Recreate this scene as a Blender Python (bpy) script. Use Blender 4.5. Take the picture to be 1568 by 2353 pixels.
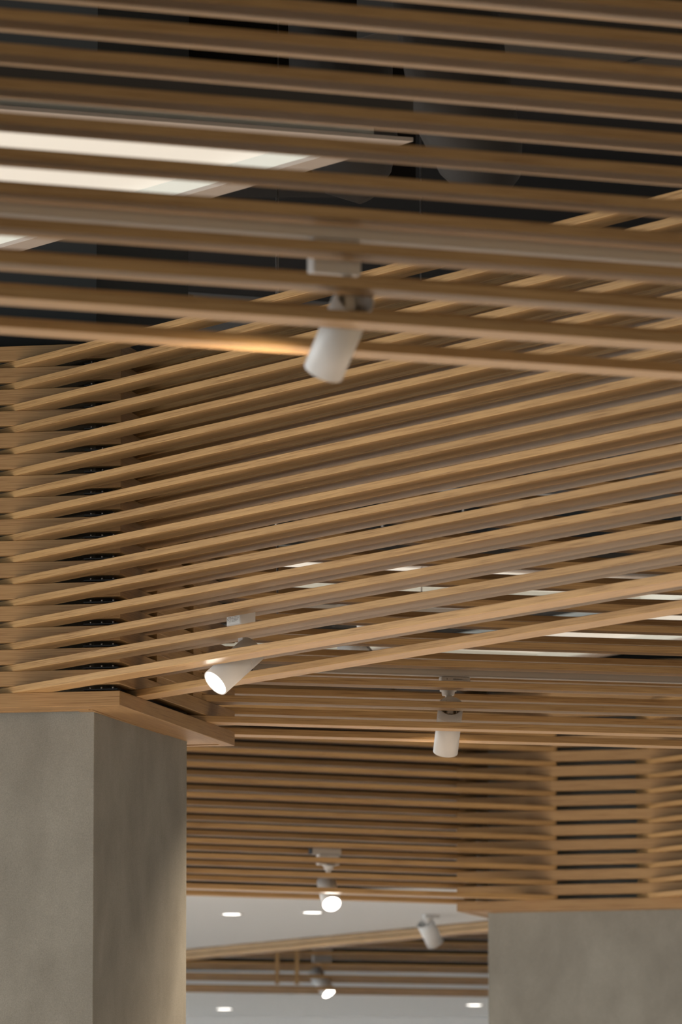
import bpy, bmesh, math, random
from mathutils import Vector, Matrix, Quaternion

random.seed(7)
for o in list(bpy.data.objects):
    bpy.data.objects.remove(o)
scene = bpy.context.scene
C = scene.collection

# ---------------------------------------------------------------- camera
cam_d = bpy.data.cameras.new('camera')
cam = bpy.data.objects.new('camera', cam_d)
C.objects.link(cam)
cam.location = (0, 0, 1.6)
cam.rotation_euler = (math.radians(90 + 7.1833), 0, 0)
cam_d.sensor_fit = 'VERTICAL'
cam_d.sensor_height = 36.0
cam_d.sensor_width = 24.0
cam_d.lens = 15000.0 / 2353.0 * 36.0
cam_d.clip_end = 200
cam_d.dof.use_dof = True
cam_d.dof.focus_distance = 22.2
cam_d.dof.aperture_fstop = 7.0
scene.camera = cam

# ---------------------------------------------------------------- world, daylight, exposure
w = bpy.data.worlds.new('world')
scene.world = w
w.use_nodes = True
bg = w.node_tree.nodes['Background']
bg.inputs['Color'].default_value = (0.92, 0.95, 1.0, 1)
bg.inputs['Strength'].default_value = 0.10

def area(name, loc, direction, sx, sy, power, col):
    d = bpy.data.lights.new(name, 'AREA')
    d.shape = 'RECTANGLE'
    d.size, d.size_y = sx, sy
    d.energy = power
    d.color = col
    o = bpy.data.objects.new(name, d)
    C.objects.link(o)
    o.location = loc
    o.rotation_euler = Vector(direction).to_track_quat('-Z', 'Y').to_euler()
    return o
# tall glazed facade along the left side of the hall
area('facade_daylight', (-10, 25, 2.1), (1, 0.0, 0), 56, 4.0, 2000, (0.86, 0.95, 1.0))
# warm fill added on the right to lift slat and column sides
area('right_fill', (8.7, 3, 2.2), (-1, 0.0, 0), 20, 4.0, 380, (1.0, 0.74, 0.44))

sd = bpy.data.lights.new('sun', 'SUN')
sd.energy = 22.5
sd.angle = math.radians(2.0)
sd.color = (1.0, 0.975, 0.95)
sun = bpy.data.objects.new('sun', sd)
C.objects.link(sun)
# low sun from the glazed side: the roof shades everything except the floor along the glass
sun.rotation_euler = Vector((0.94, 0.10, -0.31)).to_track_quat('-Z', 'Y').to_euler()

scene.view_settings.view_transform = 'Standard'
scene.view_settings.look = 'None'
scene.view_settings.exposure = 0.0
scene.view_settings.gamma = 1.0
scene.view_settings.use_curve_mapping = False

# ---------------------------------------------------------------- materials
def mat(name):
    m = bpy.data.materials.new(name)
    m.use_nodes = True
    nt = m.node_tree
    return m, nt, nt.nodes['Principled BSDF']

def plain(name, col, rough=0.5, metal=0.0, spec=0.5):
    m, nt, b = mat(name)
    b.inputs['Base Color'].default_value = (*col, 1)
    b.inputs['Roughness'].default_value = rough
    b.inputs['Metallic'].default_value = metal
    b.inputs['Specular IOR Level'].default_value = spec
    n = nt.nodes.new('ShaderNodeTexNoise')
    n.inputs['Scale'].default_value = 35
    n.inputs['Detail'].default_value = 3
    mr = nt.nodes.new('ShaderNodeMapRange')
    mr.inputs['To Min'].default_value = max(0.02, rough - 0.05)
    mr.inputs['To Max'].default_value = min(1, rough + 0.06)
    nt.links.new(n.outputs['Fac'], mr.inputs['Value'])
    nt.links.new(mr.outputs['Result'], b.inputs['Roughness'])
    return m

def emit(name, col, strength):
    m, nt, b = mat(name)
    b.inputs['Base Color'].default_value = (0.25, 0.25, 0.25, 1)
    b.inputs['Emission Color'].default_value = (*col, 1)
    b.inputs['Emission Strength'].default_value = strength
    return m

def wood(name, dark, light, rough=0.42):
    m, nt, b = mat(name)
    N, L = nt.nodes, nt.links
    tc = N.new('ShaderNodeTexCoord')
    oi = N.new('ShaderNodeObjectInfo')
    mul = N.new('ShaderNodeVectorMath'); mul.operation = 'SCALE'
    comb = N.new('ShaderNodeCombineXYZ')
    L.new(oi.outputs['Random'], comb.inputs['X'])
    L.new(oi.outputs['Random'], comb.inputs['Y'])
    L.new(oi.outputs['Random'], comb.inputs['Z'])
    L.new(comb.outputs[0], mul.inputs[0]); mul.inputs['Scale'].default_value = 37.0
    add = N.new('ShaderNodeVectorMath'); add.operation = 'ADD'
    L.new(tc.outputs['Object'], add.inputs[0]); L.new(mul.outputs[0], add.inputs[1])
    mp = N.new('ShaderNodeMapping')
    mp.inputs['Scale'].default_value = (6.0, 300, 300)
    L.new(add.outputs[0], mp.inputs['Vector'])
    n1 = N.new('ShaderNodeTexNoise')
    n1.inputs['Scale'].default_value = 1.0; n1.inputs['Detail'].default_value = 4
    n1.inputs['Roughness'].default_value = 0.55; n1.inputs['Distortion'].default_value = 0.25
    L.new(mp.outputs[0], n1.inputs['Vector'])
    mp2 = N.new('ShaderNodeMapping')
    mp2.inputs['Scale'].default_value = (1.1, 34, 34)
    L.new(add.outputs[0], mp2.inputs['Vector'])
    n2 = N.new('ShaderNodeTexNoise')
    n2.inputs['Scale'].default_value = 1.0; n2.inputs['Detail'].default_value = 2
    L.new(mp2.outputs[0], n2.inputs['Vector'])
    mx = N.new('ShaderNodeMath'); mx.operation = 'MULTIPLY_ADD'
    L.new(n2.outputs['Fac'], mx.inputs[0]); mx.inputs[1].default_value = 0.34
    L.new(n1.outputs['Fac'], mx.inputs[2])
    r = N.new('ShaderNodeValToRGB')
    r.color_ramp.elements[0].position = 0.45
    r.color_ramp.elements[0].color = (*dark, 1)
    r.color_ramp.elements[1].position = 0.80
    r.color_ramp.elements[1].color = (*light, 1)
    e = r.color_ramp.elements.new(0.62)
    e.color = (*[d * 0.35 + l * 0.65 for d, l in zip(dark, light)], 1)
    L.new(mx.outputs[0], r.inputs['Fac'])
    hsv = N.new('ShaderNodeHueSaturation')
    mr = N.new('ShaderNodeMapRange')
    mr.inputs['To Min'].default_value = 0.92; mr.inputs['To Max'].default_value = 1.07
    L.new(oi.outputs['Random'], mr.inputs['Value'])
    L.new(mr.outputs['Result'], hsv.inputs['Value'])
    L.new(r.outputs['Color'], hsv.inputs['Color'])
    L.new(hsv.outputs['Color'], b.inputs['Base Color'])
    b.inputs['Roughness'].default_value = rough
    b.inputs['Specular IOR Level'].default_value = 0.30
    bump = N.new('ShaderNodeBump')
    bump.inputs['Strength'].default_value = 0.12; bump.inputs['Distance'].default_value = 0.001
    L.new(n1.outputs['Fac'], bump.inputs['Height'])
    L.new(bump.outputs[0], b.inputs['Normal'])
    return m

def concrete(name, dark, light):
    m, nt, b = mat(name)
    N, L = nt.nodes, nt.links
    tc = N.new('ShaderNodeTexCoord')
    mp = N.new('ShaderNodeMapping'); mp.inputs['Scale'].default_value = (3.2, 3.2, 1.9)
    L.new(tc.outputs['Object'], mp.inputs['Vector'])
    n1 = N.new('ShaderNodeTexNoise'); n1.inputs['Scale'].default_value = 1.6
    n1.inputs['Detail'].default_value = 6; n1.inputs['Roughness'].default_value = 0.55
    n1.inputs['Distortion'].default_value = 0.25
    L.new(mp.outputs[0], n1.inputs['Vector'])
    n2 = N.new('ShaderNodeTexNoise'); n2.inputs['Scale'].default_value = 240
    n2.inputs['Detail'].default_value = 2
    L.new(tc.outputs['Object'], n2.inputs['Vector'])
    r = N.new('ShaderNodeValToRGB')
    r.color_ramp.elements[0].position = 0.3; r.color_ramp.elements[0].color = (*dark, 1)
    r.color_ramp.elements[1].position = 0.72; r.color_ramp.elements[1].color = (*light, 1)
    L.new(n1.outputs['Fac'], r.inputs['Fac'])
    mix = N.new('ShaderNodeMix'); mix.data_type = 'RGBA'; mix.blend_type = 'OVERLAY'
    mix.inputs['Factor'].default_value = 0.3
    L.new(r.outputs['Color'], mix.inputs['A']); L.new(n2.outputs['Fac'], mix.inputs['B'])
    L.new(mix.outputs['Result'], b.inputs['Base Color'])
    b.inputs['Roughness'].default_value = 0.75
    bump = N.new('ShaderNodeBump'); bump.inputs['Strength'].default_value = 0.15
    bump.inputs['Distance'].default_value = 0.002
    L.new(n2.outputs['Fac'], bump.inputs['Height']); L.new(bump.outputs[0], b.inputs['Normal'])
    return m

M = {}
M['oak'] = wood('oak_veneer', (0.205, 0.110, 0.040), (0.400, 0.248, 0.106), 0.40)
M['oak_board'] = wood('oak_board', (0.185, 0.098, 0.037), (0.325, 0.198, 0.084), 0.42)
M['concrete'] = concrete('micro_cement', (0.160, 0.156, 0.135), (0.228, 0.226, 0.200))
M['white'] = plain('white_powder_coat', (0.57, 0.565, 0.55), 0.38)
M['white_inner'] = plain('grey_heat_sink', (0.42, 0.37, 0.32), 0.5)
M['rail'] = plain('rail_white', (0.60, 0.57, 0.52), 0.38)
M['black'] = plain('black_steel', (0.012, 0.012, 0.013), 0.45, 0.4)
M['bolt'] = plain('bolt_zinc', (0.35, 0.34, 0.33), 0.35, 0.8)
M['slab'] = plain('dark_slab_paint', (0.008, 0.0075, 0.007), 0.85, 0.0, 0.08)
M['beam'] = plain('dark_blue_grey_paint', (0.040, 0.044, 0.045), 0.8, 0.0, 0.08)
M['duct'] = plain('galvanised_duct', (0.16, 0.17, 0.18), 0.5, 0.3)
M['duct_pale'] = plain('pale_duct', (0.42, 0.45, 0.48), 0.5)
M['duct_dark'] = plain('grey_duct', (0.045, 0.043, 0.040), 0.65, 0.0, 0.08)
M['duct_flex'] = plain('flexible_duct_grey', (0.036, 0.034, 0.032), 0.7, 0.0, 0.2)
M['pipe'] = plain('conduit_grey', (0.26, 0.24, 0.22), 0.5)
M['soffit'] = plain('white_plaster', (0.82, 0.85, 0.86), 0.85)
M['floor'] = concrete('floor_terrazzo', (0.46, 0.37, 0.29), (0.56, 0.46, 0.37))
M['wall'] = plain('wall_plaster', (0.76, 0.76, 0.75), 0.8)
M['wall_dim'] = plain('wall_brown_plaster', (0.30, 0.25, 0.20), 0.8)
M['frame'] = plain('panel_frame', (0.30, 0.265, 0.235), 0.5)
M['reflector'] = plain('panel_reflector', (0.58, 0.60, 0.56), 0.5)
M['diffuser'] = emit('panel_diffuser', (1.0, 0.90, 0.74), 0.58)
M['lens_on'] = emit('lamp_lens_lit', (1.0, 0.93, 0.83), 14.0)
M['lens_off'] = plain('lamp_lens_shade', (0.25, 0.24, 0.22), 0.3)
M['down_on'] = emit('downlight_lit', (1.0, 0.95, 0.87), 7.0)
M['sticker'] = plain('paper_sticker', (0.78, 0.80, 0.78), 0.6)
M['ink'] = plain('print_ink', (0.10, 0.10, 0.10), 0.6)

# ---------------------------------------------------------------- mesh helpers
def link(name, me, m, parent=None, loc=(0, 0, 0), rz=0.0):
    o = bpy.data.objects.new(name, me)
    C.objects.link(o)
    if m is not None and not me.materials:
        me.materials.append(m)
    o.parent = parent
    o.location = loc
    o.rotation_euler = (0, 0, rz)
    return o

def finish(bm, name, smooth=False):
    bmesh.ops.recalc_face_normals(bm, faces=bm.faces[:])
    me = bpy.data.meshes.new(name)
    bm.to_mesh(me); bm.free()
    if smooth:
        for p in me.polygons:
            p.use_smooth = len(p.vertices) == 4
    return me

def add_box(bm, a, b, bevel=0.0):
    x0, y0, z0 = a; x1, y1, z1 = b
    v = [bm.verts.new(c) for c in ((x0, y0, z0), (x1, y0, z0), (x1, y1, z0), (x0, y1, z0),
                                   (x0, y0, z1), (x1, y0, z1), (x1, y1, z1), (x0, y1, z1))]
    fs = [bm.faces.new([v[i] for i in q]) for q in ((3, 2, 1, 0), (4, 5, 6, 7), (0, 1, 5, 4),
                                                    (1, 2, 6, 5), (2, 3, 7, 6), (3, 0, 4, 7))]
    if bevel:
        es = {e for f in fs for e in f.edges}
        bmesh.ops.bevel(bm, geom=list(es), offset=bevel, segments=1, affect='EDGES')

def box_me(name, a, b, bevel=0.0):
    bm = bmesh.new(); add_box(bm, a, b, bevel)
    return finish(bm, name)

def add_prism(bm, poly, z0, z1):
    lo = [bm.verts.new((x, y, z0)) for x, y in poly]
    hi = [bm.verts.new((x, y, z1)) for x, y in poly]
    n = len(poly)
    bm.faces.new(lo[::-1]); bm.faces.new(hi)
    for i in range(n):
        bm.faces.new((lo[i], lo[(i + 1) % n], hi[(i + 1) % n], hi[i]))

def prism_me(name, poly, z0, z1, bevel=0.0):
    bm = bmesh.new(); add_prism(bm, poly, z0, z1)
    if bevel:
        bmesh.ops.bevel(bm, geom=bm.edges[:], offset=bevel, segments=1, affect='EDGES')
    return finish(bm, name)

def add_tube(bm, pts, r, n=12, caps=True):
    pts = [Vector(p) for p in pts]
    rs = r if isinstance(r, (list, tuple)) else [r] * len(pts)
    rings = []
    for i, p in enumerate(pts):
        t = (pts[min(i + 1, len(pts) - 1)] - pts[max(i - 1, 0)]).normalized()
        u = t.cross(Vector((0.31, 0.12, 0.94)))
        if u.length < 1e-3: u = t.cross(Vector((1, 0, 0)))
        u.normalize(); v = t.cross(u)
        rings.append([bm.verts.new(p + (u * math.cos(a) + v * math.sin(a)) * rs[i])
                      for a in [2 * math.pi * k / n for k in range(n)]])
    for a, b in zip(rings, rings[1:]):
        for k in range(n):
            bm.faces.new((a[k], a[(k + 1) % n], b[(k + 1) % n], b[k]))
    if caps:
        bm.faces.new(rings[0][::-1]); bm.faces.new(rings[-1])

def tube_me(name, pts, r, n=12):
    bm = bmesh.new(); add_tube(bm, pts, r, n)
    return finish(bm, name, True)

def thing(name, label, cat, loc=(0, 0, 0), rz=0.0, group=None):
    o = bpy.data.objects.new(name, None); C.objects.link(o)
    o.empty_display_size = 0.1
    o.location = loc; o.rotation_euler = (0, 0, rz)
    o['label'] = label; o['category'] = cat
    if group: o['group'] = group
    return o

def tag(o, label, cat, group=None):
    o['label'] = label; o['category'] = cat
    if group: o['group'] = group
    return o

def structure(o, label, cat):
    o['kind'] = 'structure'; o['label'] = label; o['category'] = cat
    return o

def d2(a):                                   # plan direction, degrees clockwise from +Y
    return math.sin(math.radians(a)), math.cos(math.radians(a))

# ---------------------------------------------------------------- setting
S = 0.075                                     # rise from one course of slats to the next
H = 0.0235                                    # slat height
W = 0.100                                     # slat width
Z0 = 3.777                                    # underside of the lowest course
SLAB = 6.7

o = link('floor', box_me('floor', (-16, -8, -0.2), (14, 56, 0)), M['floor'])
structure(o, 'warm beige polished floor of the hall', 'floor')
o = link('ceiling', box_me('ceiling', (-16, -8, SLAB), (14, 56, SLAB + 0.2)), M['slab'])
structure(o, 'dark painted structural ceiling above the slats', 'ceiling')
o = link('wall_right', box_me('wall_right', (8.8, -8, 0), (9.0, 56, SLAB)), M['wall'])
structure(o, 'right side wall of the hall', 'wall')
o = link('wall_sun_block', box_me('wall_sun_block_near', (-10.5, -8, 0), (-10.2, 13.0, SLAB)), M['wall_dim'])  # unseen wall added to keep the sun off the near floor
structure(o, 'unseen wall added at the left near the camera to block the sun', 'wall')
o = link('wall_sun_block', box_me('wall_sun_block_far', (-10.5, 32.5, 0), (-10.2, 50, SLAB)), M['wall_dim'])  # unseen wall added to end the sun patch before the far floor
structure(o, 'unseen wall added at the far left to block the sun', 'wall')
o = link('wall_front', box_me('wall_front', (-16, -8, 0), (14, -7.8, SLAB)), M['wall'])
structure(o, 'wall behind the camera', 'wall')
o = link('wall_back', box_me('wall_back', (-9.9, 49.75, 0), (8.8, 49.95, 4.0)), M['wall'])
structure(o, 'pale grey end wall at the far bottom between the columns', 'wall')

o = link('wall_back', box_me('wall_back_upper', (-9.9, 49.75, 4.0), (8.8, 49.95, SLAB)), M['slab'])
structure(o, 'dark upper end wall above the farthest soffit', 'wall')
o = link('ceiling', prism_me('soffit_dark_cover', [(-1.7, 35.35), (2.55, 35.35), (2.6, 35.40), (-1.7, 42.10)], 4.161, 4.18), M['slab'])  # added so distant slats do not reflect a bright soffit top
structure(o, 'unseen dark board added on top of the nearer white soffit', 'ceiling')
# white dropped soffits in the background
o = link('ceiling', prism_me('soffit_a', [(-1.7, 35.35), (2.55, 35.35), (2.6, 35.40), (-1.7, 42.10)], 4.0, 4.16), M['soffit'])
structure(o, 'white dropped soffit with two round downlights, above the diagonal wooden edge', 'ceiling')
o = link('ceiling', prism_me('soffit_b', [(-2.4, 46.05), (2.4, 46.9), (2.4, 49.75), (-2.4, 49.75)], 4.0, 4.16), M['soffit'])
structure(o, 'farthest white dropped soffit at the bottom of the picture', 'ceiling')
# deep dark beams under the slab
o = link('trim_1', box_me('beam_b', (-3.2, 23.6, 5.78), (0.274, 23.85, SLAB)), M['slab'])
structure(o, 'dark downstand beam above the ceiling light panel', 'beam')

# ---------------------------------------------------------------- rows of slats
def slat_row(name, label, start, ang, length, levels, jitter=0.004, rods=(), first=0, mname='oak'):
    """A vertical stack of parallel slats; start is the front lower edge of the lowest slat."""
    dx, dy = d2(ang)
    root = thing(name, label, 'slat screen', (start[0], start[1], Z0), math.atan2(dy, dx), 'stacked oak slat screens')
    me = box_me('slat', (0, 0, 0), (length, W, H - 0.0004), 0.0011)
    for k in range(first, levels):
        o = link('slat', me, M[mname], root, (random.uniform(-jitter, jitter), random.uniform(-0.001, 0.001), k * S))
        o.rotation_euler = (random.uniform(-0.004, 0.004), 0, random.uniform(-0.0004, 0.0004))
    for r in rods:
        link('hanger_rod', tube_me('hanger_rod', [(r, W + 0.005, 0), (r, W + 0.005, SLAB - Z0)], 0.005, 8), M['bolt'], root)
    return root

def back(p, ang, dist):
    dx, dy = d2(ang)
    return p[0] - dx * dist, p[1] - dy * dist

AD = 148.0
slat_row('slat_screen', 'pale oak slats rising to the right from the left column, front row with flush ends',
         back((-1.143, 22.257), AD, 0.10), AD, 5.6, 16, 0.006, rods=(5.3,))
slat_row('slat_screen', 'second row of rising oak slats, behind the pale row and starting at the column side',
         back((-0.702, 22.341), AD, 0.10), AD, 5.2, 16, 0.004, rods=(4.9,))
AF = 66.0
slat_row('slat_screen', 'nearest blurred screen of dark oak slats across the top, in front of the upper spotlight',
         back((-0.724, 13.640), AF, 1.3), AF, 4.6, 16, rods=(0.3, 4.3))
slat_row('slat_screen', 'blurred oak slats at the top, row behind the largest blurred spotlight',
         back((-0.743, 14.048), AF - 0.3, 1.3), AF - 0.3, 4.6, 16, rods=(0.5, 4.2))
AE = 73.5
slat_row('slat_screen', 'thin near-level oak slats right of the left column, row in front of the white spotlight',
         back((-0.446, 23.290), AE, 0.12), AE, 3.6, 16, rods=(3.4,))
slat_row('slat_screen', 'thin near-level oak slats right of the left column, row behind the white spotlight',
         back((-0.385, 23.770), AE, 0.16), AE, 3.7, 16, rods=(3.4,))
AG = 64.0
slat_row('slat_screen', 'distant orange-brown slats between the two columns, front row',
         back((0.985, 32.86), AG, 3.6), AG, 3.72, 16, rods=(0.1,))
slat_row('slat_screen', 'distant slats between the two columns, shaded row behind the lit round spotlight',
         back((0.60, 33.17), AG, 3.3), AG, 3.40, 16, rods=(0.1,))
slat_row('slat_screen', 'slats leaving the distant right column towards the right picture edge',
         back((1.543, 32.77), AD, 0.1), AD, 2.4, 16, rods=(2.2,))
AJ = 73.0
slat_row('slat_screen', 'farthest slats low between the columns, row in front of the lowest spotlight',
         (-1.02, 41.329), AJ, 2.75, 9, rods=(2.6,))
slat_row('slat_screen', 'farthest slats low between the columns, row behind the lowest spotlight',
         (-1.02, 41.77), AJ, 2.75, 9, rods=(2.6,))

o = link('trim_2', box_me('soffit_front_cover', (-1.7, 35.325, 3.998), (2.55, 35.349, 4.18)), M['slab'])  # dark board added to hide the bright soffit edge behind the slats
structure(o, 'dark board added over the bright front edge of the nearer white soffit', 'trim')

# wooden edge of the first soffit
dx, dy = d2(147.3)
root = thing('soffit_edge', 'diagonal oak edging along the white soffit at the bottom centre', 'edge trim',
             (-1.65, 42.03, 3.938), math.atan2(dy, dx))
link('edge_board', box_me('edge_board', (0, 0, 0), (7.2, 0.09, 0.024), 0.001), M['oak'], root)
link('edge_board', box_me('edge_board_upper', (0, 0.02, 0.030), (7.2, 0.11, 0.061), 0.001), M['oak'], root)

# upright struts in front of the farthest slats
for xx, lab in ((-0.405, 'thin upright oak strut left of the lowest lit spotlight'),
                (-0.28, 'thin upright oak strut just beside the lowest lit spotlight')):
    yy = 41.329 + (xx + 1.02) * 0.3057 - 0.024
    o = link('upright_strut', box_me('upright_strut', (-0.013, -0.018, -0.0), (0.013, 0.010, 0.62), 0.001), M['oak'], None, (xx, yy, Z0 + 0.03))
    tag(o, lab, 'strut')

# ---------------------------------------------------------------- columns with corbelled cladding
class Frame:
    def __init__(s, corner, e1, e2):
        s.c, s.e1, s.e2 = corner, e1, e2
    def p(s, u, v):
        return (s.c[0] + s.e1[0] * u + s.e2[0] * v, s.c[1] + s.e1[1] * u + s.e2[1] * v)
    def poly(s, q):
        return [s.p(u, v) for u, v in q]

def cladding(fr, L1, L2, lab, brackets=True, blocks=(), cove=True):
    t = 0.045
    base = fr.c
    root = thing('column_cladding', lab, 'column cladding', (base[0], base[1], Z0 - 0.051))
    # boards are built around the corner with X along the board, so the grain follows them
    sides = [(fr.p(0, 0), fr.e1, fr.e2, L1), (fr.p(0, 0), fr.e2, fr.e1, L2),
             (fr.p(0, L2), fr.e1, (-fr.e2[0], -fr.e2[1]), L1), (fr.p(L1, 0), fr.e2, (-fr.e1[0], -fr.e1[1]), L2)]
    def board(name, me, side, z):
        p, e, n, L = side
        o = link(name, me, None, root, (p[0] - base[0], p[1] - base[1], z - (Z0 - 0.051)), math.atan2(e[1], e[0]))
        return o
    meshes = []
    for p, e, n, L in sides:
        sg = 1 if (e[0] * n[1] - e[1] * n[0]) > 0 else -1
        q = [(0.0003, 0), (L - 0.0003, 0), (L - t, sg * t), (t, sg * t)]
        a = prism_me('ring_board', q, H, S - 0.0004, 0.0012); a.materials.append(M['oak_board'])
        b = prism_me('fascia_board', q, 0.0, 0.051, 0.0014); b.materials.append(M['oak_board'])
        g = 0.205
        q2 = [(t, sg * t), (L - t, sg * t), (L - g, sg * g), (g, sg * g)]
        c = prism_me('ledge_board', q2, 0.003, 0.012, 0.0006); c.materials.append(M['oak_board'])
        meshes.append((a, b, c))
    for s_, (a, b, c) in zip(sides, meshes):
        board('fascia_board', b, s_, Z0 - 0.051)
        board('ledge_board', c, s_, Z0 - 0.051)
        for k in range(16):
            board('ring_board', a, s_, Z0 + k * S)
    for p, e, n, L in sides:
        sg = 1 if (e[0] * n[1] - e[1] * n[0]) > 0 else -1
        lo, hi = sorted((sg * 0.152, sg * 0.1400))
        if cove:
            c = box_me('cove_strip', (0.15, lo, 0.0005), (L - 0.15, hi, 0.0032)); c.materials.append(M['oak_board'])
            board('cove_strip', c, (p, e, n, L), Z0 - 0.051)
    # spacer blocks in the open courses of the side face
    for (v0, v1) in blocks:
        bm = bmesh.new()
        sg = 1 if (fr.e2[0] * fr.e1[1] - fr.e2[1] * fr.e1[0]) > 0 else -1
        add_box(bm, (v0, min(sg * 0.004, sg * 0.05), 0.0003), (v1, max(sg * 0.004, sg * 0.05), H - 0.0003))
        me = finish(bm, 'spacer_block'); me.materials.append(M['oak_board'])
        for k in range(1, 16):
            board('spacer_block', me, sides[1], Z0 + k * S)
    if brackets:
        sg = 1 if (fr.e1[0] * fr.e2[1] - fr.e1[1] * fr.e2[0]) > 0 else -1
        bm = bmesh.new()
        add_box(bm, (0.012, min(sg * 0.012, sg * 0.040), 0.004), (0.135, max(sg * 0.012, sg * 0.040), 0.009), 0.0006)
        me = finish(bm, 'bracket'); me.materials.append(M['black'])
        bt = tube_me('bolt', [(0, 0, 0), (0, 0, 0.006)], 0.0035, 8); bt.materials.append(M['bolt'])
        for k in range(16):
            br = board('bracket', me, sides[0], Z0 + k * S)
            for bx in (0.03, 0.07, 0.11):
                link('bolt', bt, None, br, (bx, sg * 0.018, 0.009))
    return root

f1 = Frame((-0.753, 22.135), (-0.9728, 0.2317), (0.2317, 0.9728))
cladding(f1, 1.50, 1.58, 'stacked oak board cladding around the head of the left concrete column', True, ((0.50, 0.83), (1.00, 1.12)))
q = f1.poly([(0.156, 0.236), (1.344, 0.236), (1.344, 1.409), (0.135, 1.409)])
o = link('concrete_column', prism_me('concrete_column', q, 0.0, 4.97, 0.002), M['concrete'])
link('painted_head', prism_me('painted_head', q, 4.972, SLAB), M['beam'], o)
tag(o, 'grey micro-cement column at the lower left, under the oak cladding', 'column')

f2 = Frame((0.587, 33.05), (0.956, -0.292), (0.292, 0.956))
cladding(f2, 1.47, 1.50, 'blurred stacked oak board cladding around the distant right column', False)
q = f2.poly([(0.108, 0.20), (1.36, 0.20), (1.36, 1.30), (0.108, 1.30)])
o = link('concrete_column', prism_me('concrete_column', q, 0.0, 4.97, 0.002), M['concrete'])
link('painted_head', prism_me('painted_head', q, 4.972, SLAB), M['beam'], o)
tag(o, 'blurred grey concrete column at the lower right of the picture', 'column')

# ---------------------------------------------------------------- track rails
def rail(label, p, ang, length, z=3.988, h=0.036):
    dx, dy = d2(ang)
    root = thing('track_rail', label, 'track rail', (p[0], p[1], z), math.atan2(dy, dx), 'ceiling track rails')
    bm = bmesh.new()
    add_box(bm, (0, -0.017, 0.004), (length, 0.017, h), 0.001)
    link('rail_body', finish(bm, 'rail_body'), M['rail'], root)
    bm = bmesh.new()
    add_box(bm, (0, -0.0175, 0), (length, -0.007, 0.004))
    link('rail_lip', finish(bm, 'rail_lip'), M['white'], root)
    bm = bmesh.new()
    add_box(bm, (0, 0.007, 0), (length, 0.0175, 0.004))
    link('rail_lip', finish(bm, 'rail_lip'), M['white'], root)
    link('end_cap', box_me('end_cap', (-0.006, -0.018, -0.001), (0, 0.018, h + 0.001), 0.001), M['black'], root)
    if length < 0.3:
        link('mount_plate', box_me('mount_plate', (length / 2 - 0.02, -0.015, 0.036), (length / 2 + 0.02, 0.12, 0.040)), M['rail'], root)
    for r in ((0.1, length - 0.3) if length > 0.6 else ()):
        link('hanger_rod', tube_me('rail_rod', [(r, 0.008, 0.036), (r, 0.008, SLAB - z)], 0.0035, 8), M['bolt'], root)
    return root
rail('blurred white track rail between the nearest slats at the top', back((-0.734, 13.843), AF, 1.2), AF, 4.4)
rail('white track rail behind the near-level slats above the middle spotlight', (-0.325, 23.552), AE, 3.3)
rail('short white track rail above the lit spotlight in the distant slats', (-0.15, 32.624), AG, 0.16)
rail('farthest white track rail above the lowest lit spotlight', (-0.185, 41.846), AJ, 0.13, 4.020)

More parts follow.
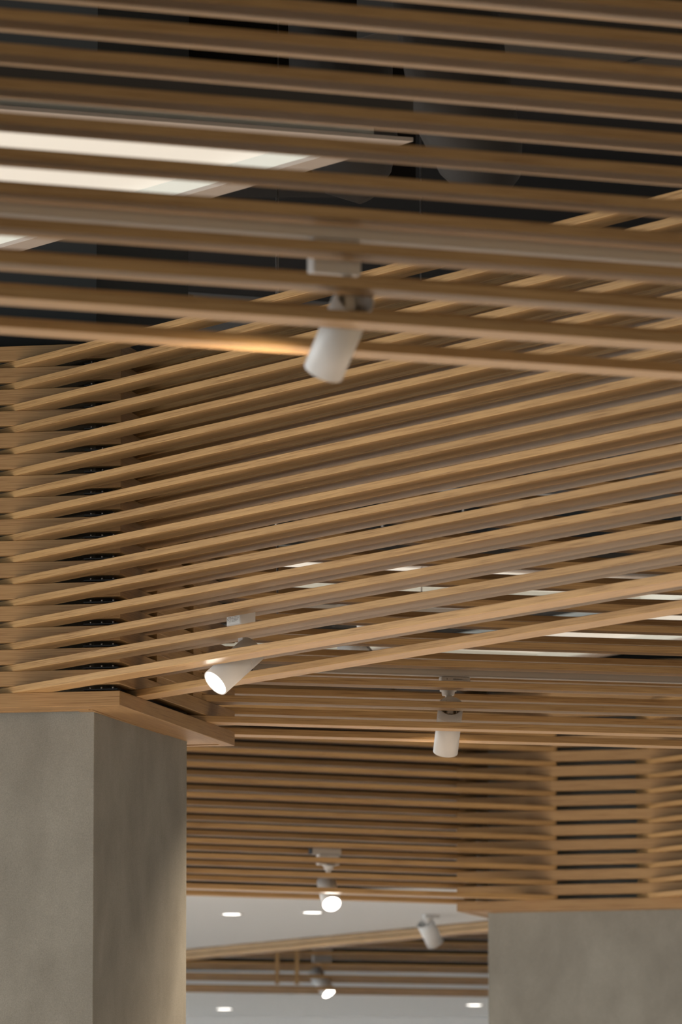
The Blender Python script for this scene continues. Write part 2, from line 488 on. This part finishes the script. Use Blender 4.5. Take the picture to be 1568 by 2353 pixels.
# ---------------------------------------------------------------- spotlights
def spotlight(label, lens, axis, ang, hook, R=0.048, L=0.185, lit=0.0, adapter=None, cut=None, zrail=3.988, stem_dx=0.0, sticker=False, print_row=False, off=0.0, spread=168, dip=0.034, cup=True, top=0.001, stem=0.011, aw=0.018, sx=0.0):
    """lens: centre of the light opening; axis: aiming direction; hook: plan point under the rail."""
    ax = Vector(axis).normalized()
    lens = Vector(lens)
    root = thing('track_spotlight', label, 'spotlight', (hook[0], hook[1], zrail), 0.0, 'white cylindrical track spotlights')
    base = Vector((hook[0], hook[1], zrail))
    dx, dy = d2(ang); rz = math.atan2(dy, dx)
    al, ah = adapter or (0.115, 0.055)
    # adapter box under the rail
    link('adapter', box_me('adapter', (-al * 0.28 + off, -aw, -ah), (al * 0.72 + off, aw, -top), 0.003), M['white'], root, (0, 0, 0), rz)
    if sticker:
        x0 = -al * 0.28 + off + 0.004
        x1 = x0 + al - 0.008
        st = link('sticker', box_me('sticker', (x0, -aw - 0.0005, -ah + 0.005), (x1, -aw, -top - 0.004)), M['sticker'], root, (0, 0, 0), rz)
        bm = bmesh.new()
        rr = random.Random(3)
        for row in range(9):
            x = x0 + 0.004
            zz = -top - 0.008 - row * 0.0046
            while x < x1 - 0.006:
                wd = rr.uniform(0.0015, 0.0055)
                if rr.random() < 0.55:
                    add_box(bm, (x, -aw - 0.0008, zz - 0.0016), (x + wd, -aw - 0.0004, zz))
                x += wd + 0.0028
        link('print', finish(bm, 'print'), M['ink'], st)
    if print_row:
        bm = bmesh.new()
        rr = random.Random(5)
        x = -al * 0.28 + off + 0.045
        while x < al * 0.72 + off - 0.030:
            wd = rr.uniform(0.0022, 0.0034)
            add_box(bm, (x, -0.0183, -0.0125), (x + wd, -0.0178, -0.0125 + rr.uniform(0.003, 0.0042)))
            x += wd + 0.0011
        while x < al * 0.72 + off - 0.012:
            add_box(bm, (x, -0.0183, -0.0128), (x + 0.0017, -0.0178, -0.0112)); x += 0.0024
        add_box(bm, (-al * 0.28 + off + 0.020, -0.0183, -0.013), (-al * 0.28 + off + 0.0225, -0.0178, -0.0065))
        link('print', finish(bm, 'print_row'), M['ink'], root, (0, 0, 0), rz)
    cupm = tube_me('swivel_cup', [(0, 0, -ah), (0, 0, -ah - 0.006), (0, 0, -ah - 0.006), (0, 0, -ah - 0.022)], [0.031, 0.031, 0.025, 0.022], 24)
    if cup:
        link('swivel_cup', cupm, M['white'], root)
    # body frame: local +Z runs from the lens back along the body
    zc = -ax
    ref = Vector(cut) if cut else Vector((0, 0, 1))
    yc = (ref - zc * ref.dot(zc)).normalized()
    xc = yc.cross(zc)
    rot = Matrix((xc, yc, zc)).transposed()
    bm = bmesh.new(); n = 40
    def ring(r, f):
        return [bm.verts.new((r * math.cos(a), r * math.sin(a), f(math.sin(a)))) for a in [2 * math.pi * k / n for k in range(n)]]
    top = lambda s: L - dip * (0.5 + 0.5 * s) * (1 if s > -2 else 0)
    rings = [ring(R - 0.004, lambda s: 0.012), ring(R - 0.0035, lambda s: 0.0), ring(R, lambda s: 0.0008), ring(R, top),
             ring(R - 0.0035, top), ring(R - 0.0035, lambda s: L - 0.065)]
    for a, b in zip(rings, rings[1:]):
        for k in range(n):
            bm.faces.new((a[k], a[(k + 1) % n], b[(k + 1) % n], b[k]))
    body = link('lamp_body', finish(bm, 'lamp_body', True), M['white'], root)
    body.rotation_mode = 'QUATERNION'
    body.rotation_quaternion = rot.to_quaternion()
    body.location = lens - base
    # ribbed heat sink inside the scooped back
    bm = bmesh.new()
    add_tube(bm, [(0, 0, L - 0.066), (0, 0, L - 0.060)], R - 0.0036, 32)
    for i in range(-3, 4):
        hw = math.sqrt(max(0, (R - 0.006) ** 2 - (i * 0.012) ** 2))
        add_box(bm, (i * 0.012 - 0.0015, -hw, L - 0.060), (i * 0.012 + 0.0015, hw, L - 0.046))
    link('heat_sink', finish(bm, 'heat_sink'), M['white_inner'], body)
    link('groove_ring', tube_me('groove_ring', [(0, 0, L * 0.70), (0, 0, L * 0.70 + 0.0012)], R + 0.0003, 40), M['white_inner'], body)
    bm = bmesh.new()
    add_tube(bm, [(0, 0, 0.004), (0, 0, 0.008)], R - 0.0042, 40)
    link('lens', finish(bm, 'lens'), M['lens_on'] if lit else M['down_on'], body)
    # flat stem from the swivel cup into the back of the body
    pv = lens + zc * (L - 0.050) - base
    t0 = Vector((dx * sx, dy * sx, -ah + 0.004))
    bm = bmesh.new()
    d = (pv - t0)
    u = Vector((dx, dy, 0))
    vv = Vector((-dy, dx, 0))
    vs = []
    for p in (t0, pv):
        for s1, s2 in ((-1, -1), (1, -1), (1, 1), (-1, 1)):
            vs.append(bm.verts.new(p + u * stem * s1 + vv * 0.006 * s2))
    for q4 in ((0, 1, 2, 3), (4, 5, 6, 7), (0, 1, 5, 4), (1, 2, 6, 5), (2, 3, 7, 6), (3, 0, 4, 7)):
        bm.faces.new([vs[i] for i in q4])
    link('stem', finish(bm, 'stem'), M['white'], root)
    # its own light
    ld = bpy.data.lights.new('spot_beam', 'SPOT')
    ld.energy = lit * 3.5 if lit else 300
    ld.color = (1.0, 0.77, 0.54)
    ld.spot_size = math.radians(spread); ld.spot_blend = 0.85
    ld.shadow_soft_size = R * 0.8
    lo = bpy.data.objects.new('spot_beam', ld); C.objects.link(lo)
    lo.parent = root
    lo.rotation_mode = 'QUATERNION'
    lo.rotation_quaternion = ax.to_track_quat('-Z', 'Y')
    lo.location = lens + ax * 0.012 - base
    return root

spotlight('lit white spotlight hanging between the rising slats, its glowing lens facing the left column',
          (-0.413, 21.33, 3.722), (-0.643, -0.423, -0.639), AD, (-0.306, 21.373), L=0.190, lit=60, adapter=(0.090, 0.069), sticker=True, off=-0.0648, aw=0.030, sx=-0.045, dip=0.0, cup=False, top=0.009, stem=0.014, spread=115)
spotlight('white spotlight pointing down in the middle right, aimed away below the white rail',
          (0.382, 23.800, 3.713), (-0.099, 0.487, -0.868), AE, (0.392, 23.764), R=0.0455, L=0.205, adapter=(0.110, 0.048), cut=(0, -1, 0.2), print_row=True)
spotlight('blurred white spotlight at the top, largest in the picture, aimed down left and away',
          (-0.039, 14.206, 3.701), (-0.36, 0.509, -0.782), AF, (0.012, 14.174), R=0.0455, L=0.21, adapter=(0.115, 0.079), cut=(0.4, -1, 0.4), off=-0.055, cup=False)
spotlight('lit spotlight in front of the white soffit, lens facing the camera, below the distant slats',
          (-0.046, 32.568, 3.731), (0.155, -0.744, -0.65), AG, (-0.062, 32.667), lit=30, off=-0.03, spread=80, dip=0.0)
spotlight('lowest lit spotlight at the bottom centre, tilted to the lower right',
          (-0.075, 41.78, 3.766), (0.52, -0.409, -0.75), AJ, (-0.140, 41.86), lit=60, adapter=(0.12, 0.052), zrail=4.020, off=-0.01, cup=False, stem=0.018, spread=70, dip=0.0)
spotlight('unlit-looking white spotlight under the white soffit edge beside the right column, aimed away',
          (0.545, 37.72, 3.842), (0.394, 0.521, -0.757), AG, (0.500, 37.55), R=0.050, L=0.155, adapter=(0.10, 0.022), dip=0.0, zrail=4.0, spread=80)
spotlight('grey silhouetted spotlight seen against the bright ceiling panel between slats',
          (0.000, 25.66, 4.262), (-0.90, 0.25, -0.30), AE, (0.085, 25.63), R=0.040, L=0.13, adapter=(0.1, 0.03), zrail=4.42, spread=80)
link_rail = rail('short track rail above the silhouetted spotlight', (-0.35, 25.50), AE, 1.0, 4.42)

# ---------------------------------------------------------------- recessed ceiling light panels
def panel(label, c, e1a, L1, e2a, L2, z=5.05, fw=0.090, rod=(0.3, 0.3)):
    """c: outer corner; the panel spreads L1 along plan angle e1a and L2 along e2a."""
    e1, e2 = d2(e1a), d2(e2a)
    sn = abs(e1[0] * e2[1] - e1[1] * e2[0])
    i = fw / sn
    P = lambda u, v: (e1[0] * u + e2[0] * v, e1[1] * u + e2[1] * v)
    outer = [P(0, 0), P(L1, 0), P(L1, L2), P(0, L2)]
    inner = [P(i, i), P(L1 - i, i), P(L1 - i, L2 - i), P(i, L2 - i)]
    root = thing('light_panel', label, 'ceiling light', (c[0], c[1], z), 0, 'rectangular ceiling light panels')
    for k in range(4):
        a, b = k, (k + 1) % 4
        link('frame_rail', prism_me('frame_rail', [outer[a], outer[b], inner[b], inner[a]], 0, 0.012, 0.0006), M['frame'], root)
        j = (fw - 0.012) / fw
        oa = tuple(outer[a][q] + (inner[a][q] - outer[a][q]) * j for q in (0, 1))
        ob = tuple(outer[b][q] + (inner[b][q] - outer[b][q]) * j for q in (0, 1))
        link('reflector_wall', prism_me('reflector_wall', [oa, ob, inner[b], inner[a]], 0.012, 0.070), M['reflector'], root)
    link('diffuser', prism_me('diffuser', inner, 0.058, 0.064), M['diffuser'], root)
    cx = sum(p[0] for p in outer) / 4; cy = sum(p[1] for p in outer) / 4
    link('housing', prism_me('housing', [tuple(cq + (pq - cq) * 1.0 for cq, pq in zip((cx, cy), p)) for p in outer], 0.071, 0.16), M['duct_dark'], root)
    hx, hy = P(*rod)
    link('hanger_rod', tube_me('panel_rod', [(hx, hy, 0.16), (hx, hy, SLAB - z)], 0.006, 8), M['bolt'], root)
    return root
panel('large glowing ceiling light panel behind the nearest slats at the upper left', (0.211, 18.738), AF + 180.8, 3.2, -32.5, 2.6, rod=(2.9, 1.2))
dxx, dyy = d2(66.5)
panel('narrow glowing ceiling panel glimpsed in short slivers between the rising slats', (-0.112 - dxx * 0.88, 28.425 - dyy * 0.88), 66.5, 3.25, -30, 1.25, 4.97)
panel('glowing ceiling panel showing as long cream strips between near-level slats at the right', (1.497, 30.348), 66.5, 0.94, -30, 2.66, 4.97)
panel('small glowing ceiling panel behind the silhouetted spotlight', (-0.79, 31.53), 66.5, 1.28, -30, 0.62, 4.97)

# ---------------------------------------------------------------- round downlights
def downlight(label, x, y, r=0.055, z=4.0):
    root = thing('downlight', label, 'downlight', (x, y, z), 0, 'round recessed downlights')
    bm = bmesh.new(); n = 32
    def ring(rr, zz): return [bm.verts.new((rr * math.cos(a), rr * math.sin(a), zz)) for a in [2 * math.pi * k / n for k in range(n)]]
    rs = [ring(r + 0.012, 0.0), ring(r + 0.010, -0.004), ring(r, -0.004), ring(r - 0.002, 0.0)]
    for a, b in zip(rs, rs[1:]):
        for k in range(n):
            bm.faces.new((a[k], a[(k + 1) % n], b[(k + 1) % n], b[k]))
    link('trim_ring', finish(bm, 'trim_ring', True), M['white'], root)
    link('lens', tube_me('lens', [(0, 0, -0.0025), (0, 0, -0.0005)], r - 0.001, 32), M['down_on'], root)
    ld = bpy.data.lights.new('downlight_beam', 'SPOT')
    ld.energy = 580; ld.color = (0.97, 0.98, 1.0)
    ld.spot_size = math.radians(120); ld.spot_blend = 0.8; ld.shadow_soft_size = 0.05
    lo = bpy.data.objects.new('downlight_beam', ld); C.objects.link(lo)
    lo.parent = root; lo.location = (0, 0, -0.01)
downlight('round downlight in the white soffit at the left, beside the left column', -0.628, 37.517)
downlight('round downlight in the white soffit touching the lit spotlight', -0.164, 37.362)
downlight('round downlight low at the bottom left of the farthest soffit', -0.866, 48.525, 0.062)
downlight('round downlight low beside the right concrete column', 0.977, 47.945, 0.062)

# ---------------------------------------------------------------- services in the dark ceiling void
o = link('air_duct', tube_me('air_duct', [(0.30, 20.6, 6.6), (0.33, 20.2, 5.75), (0.38, 20.15, 5.42), (0.44, 20.2, 5.27), (0.48, 20.25, 5.19), (0.50, 20.27, 5.16)],
                             [0.17, 0.17, 0.165, 0.14, 0.095, 0.03], 24), M['duct_flex'])
tag(o, 'dim grey round air duct in the dark void right of the large light panel', 'air duct')
o = link('air_duct', tube_me('air_duct_b', [(-0.02, 22.6, 6.65), (0.0, 22.3, 5.95), (0.03, 22.25, 5.68), (0.06, 22.3, 5.56), (0.09, 22.3, 5.50)],
                             [0.18, 0.18, 0.17, 0.12, 0.03], 24), M['duct_flex'])
tag(o, 'smaller dim round air duct below the corner of the large light panel', 'air duct')
for i, (a, b, r) in enumerate((((-1.35, 26.0, 6.02), (-0.60, 26.0, 5.735), 0.022), ((-1.25, 26.25, 6.10), (-0.50, 26.25, 5.70), 0.026))):
    o = link('conduit_pipe', tube_me('conduit_pipe', [a, b], r, 12), M['pipe'])
    tag(o, ('slim grey conduit pipe running down right in the dark void at the upper left',
            'thicker grey conduit pipe beside the slim one in the dark void')[i], 'pipe')
    link('pipe_clip', box_me('pipe_clip', ((a[0] + b[0]) / 2 - 0.012, a[1] - 0.03, (a[2] + b[2]) / 2 - 0.03), ((a[0] + b[0]) / 2 + 0.012, a[1] + 0.03, SLAB)), M['black'], o)
def box_duct(label, p, ang, L, wd, z0, z1, m):
    dx, dy = d2(ang)
    root = thing('box_duct', label, 'air duct', (p[0], p[1], z0), math.atan2(dy, dx))
    n = max(1, int(L / 0.9))
    for i in range(n):
        link('duct_section', box_me('duct_section', (i * L / n + 0.002, 0, 0), ((i + 1) * L / n - 0.002, wd, z1 - z0), 0.003), M[m], root)
        link('duct_flange', box_me('duct_flange', ((i + 1) * L / n - 0.012, -0.012, -0.012), ((i + 1) * L / n + 0.012, wd + 0.012, z1 - z0 + 0.012), 0.001), M['duct_dark'], root)
    for r in (0.2, L - 0.2):
        link('hanger_rod', tube_me('duct_rod', [(r, wd / 2, z1 - z0), (r, wd / 2, SLAB - z0)], 0.006, 8), M['bolt'], root)
    return root
box_duct('pale bluish rectangular duct between the two glowing panels at the right', (0.80, 30.22), -30, 1.15, 0.29, 4.975, 5.20, 'duct_pale')
box_duct('long grey rectangular duct above the rising slats', (-1.1, 26.9), 66, 4.6, 0.55, 5.62, 5.95, 'duct')
box_duct('grey rectangular duct in the void above the near-level slats', (-1.3, 25.6), 66, 3.4, 0.32, 5.02, 5.22, 'duct')
box_duct('grey rectangular duct above the distant slats', (-1.5, 35.2), 70, 3.8, 0.4, 5.05, 5.30, 'duct')
box_duct('dim grey rectangular duct at the very top behind the nearest slats', (0.30, 21.2), 60, 3.0, 0.5, 5.93, 6.25, 'duct_dark')
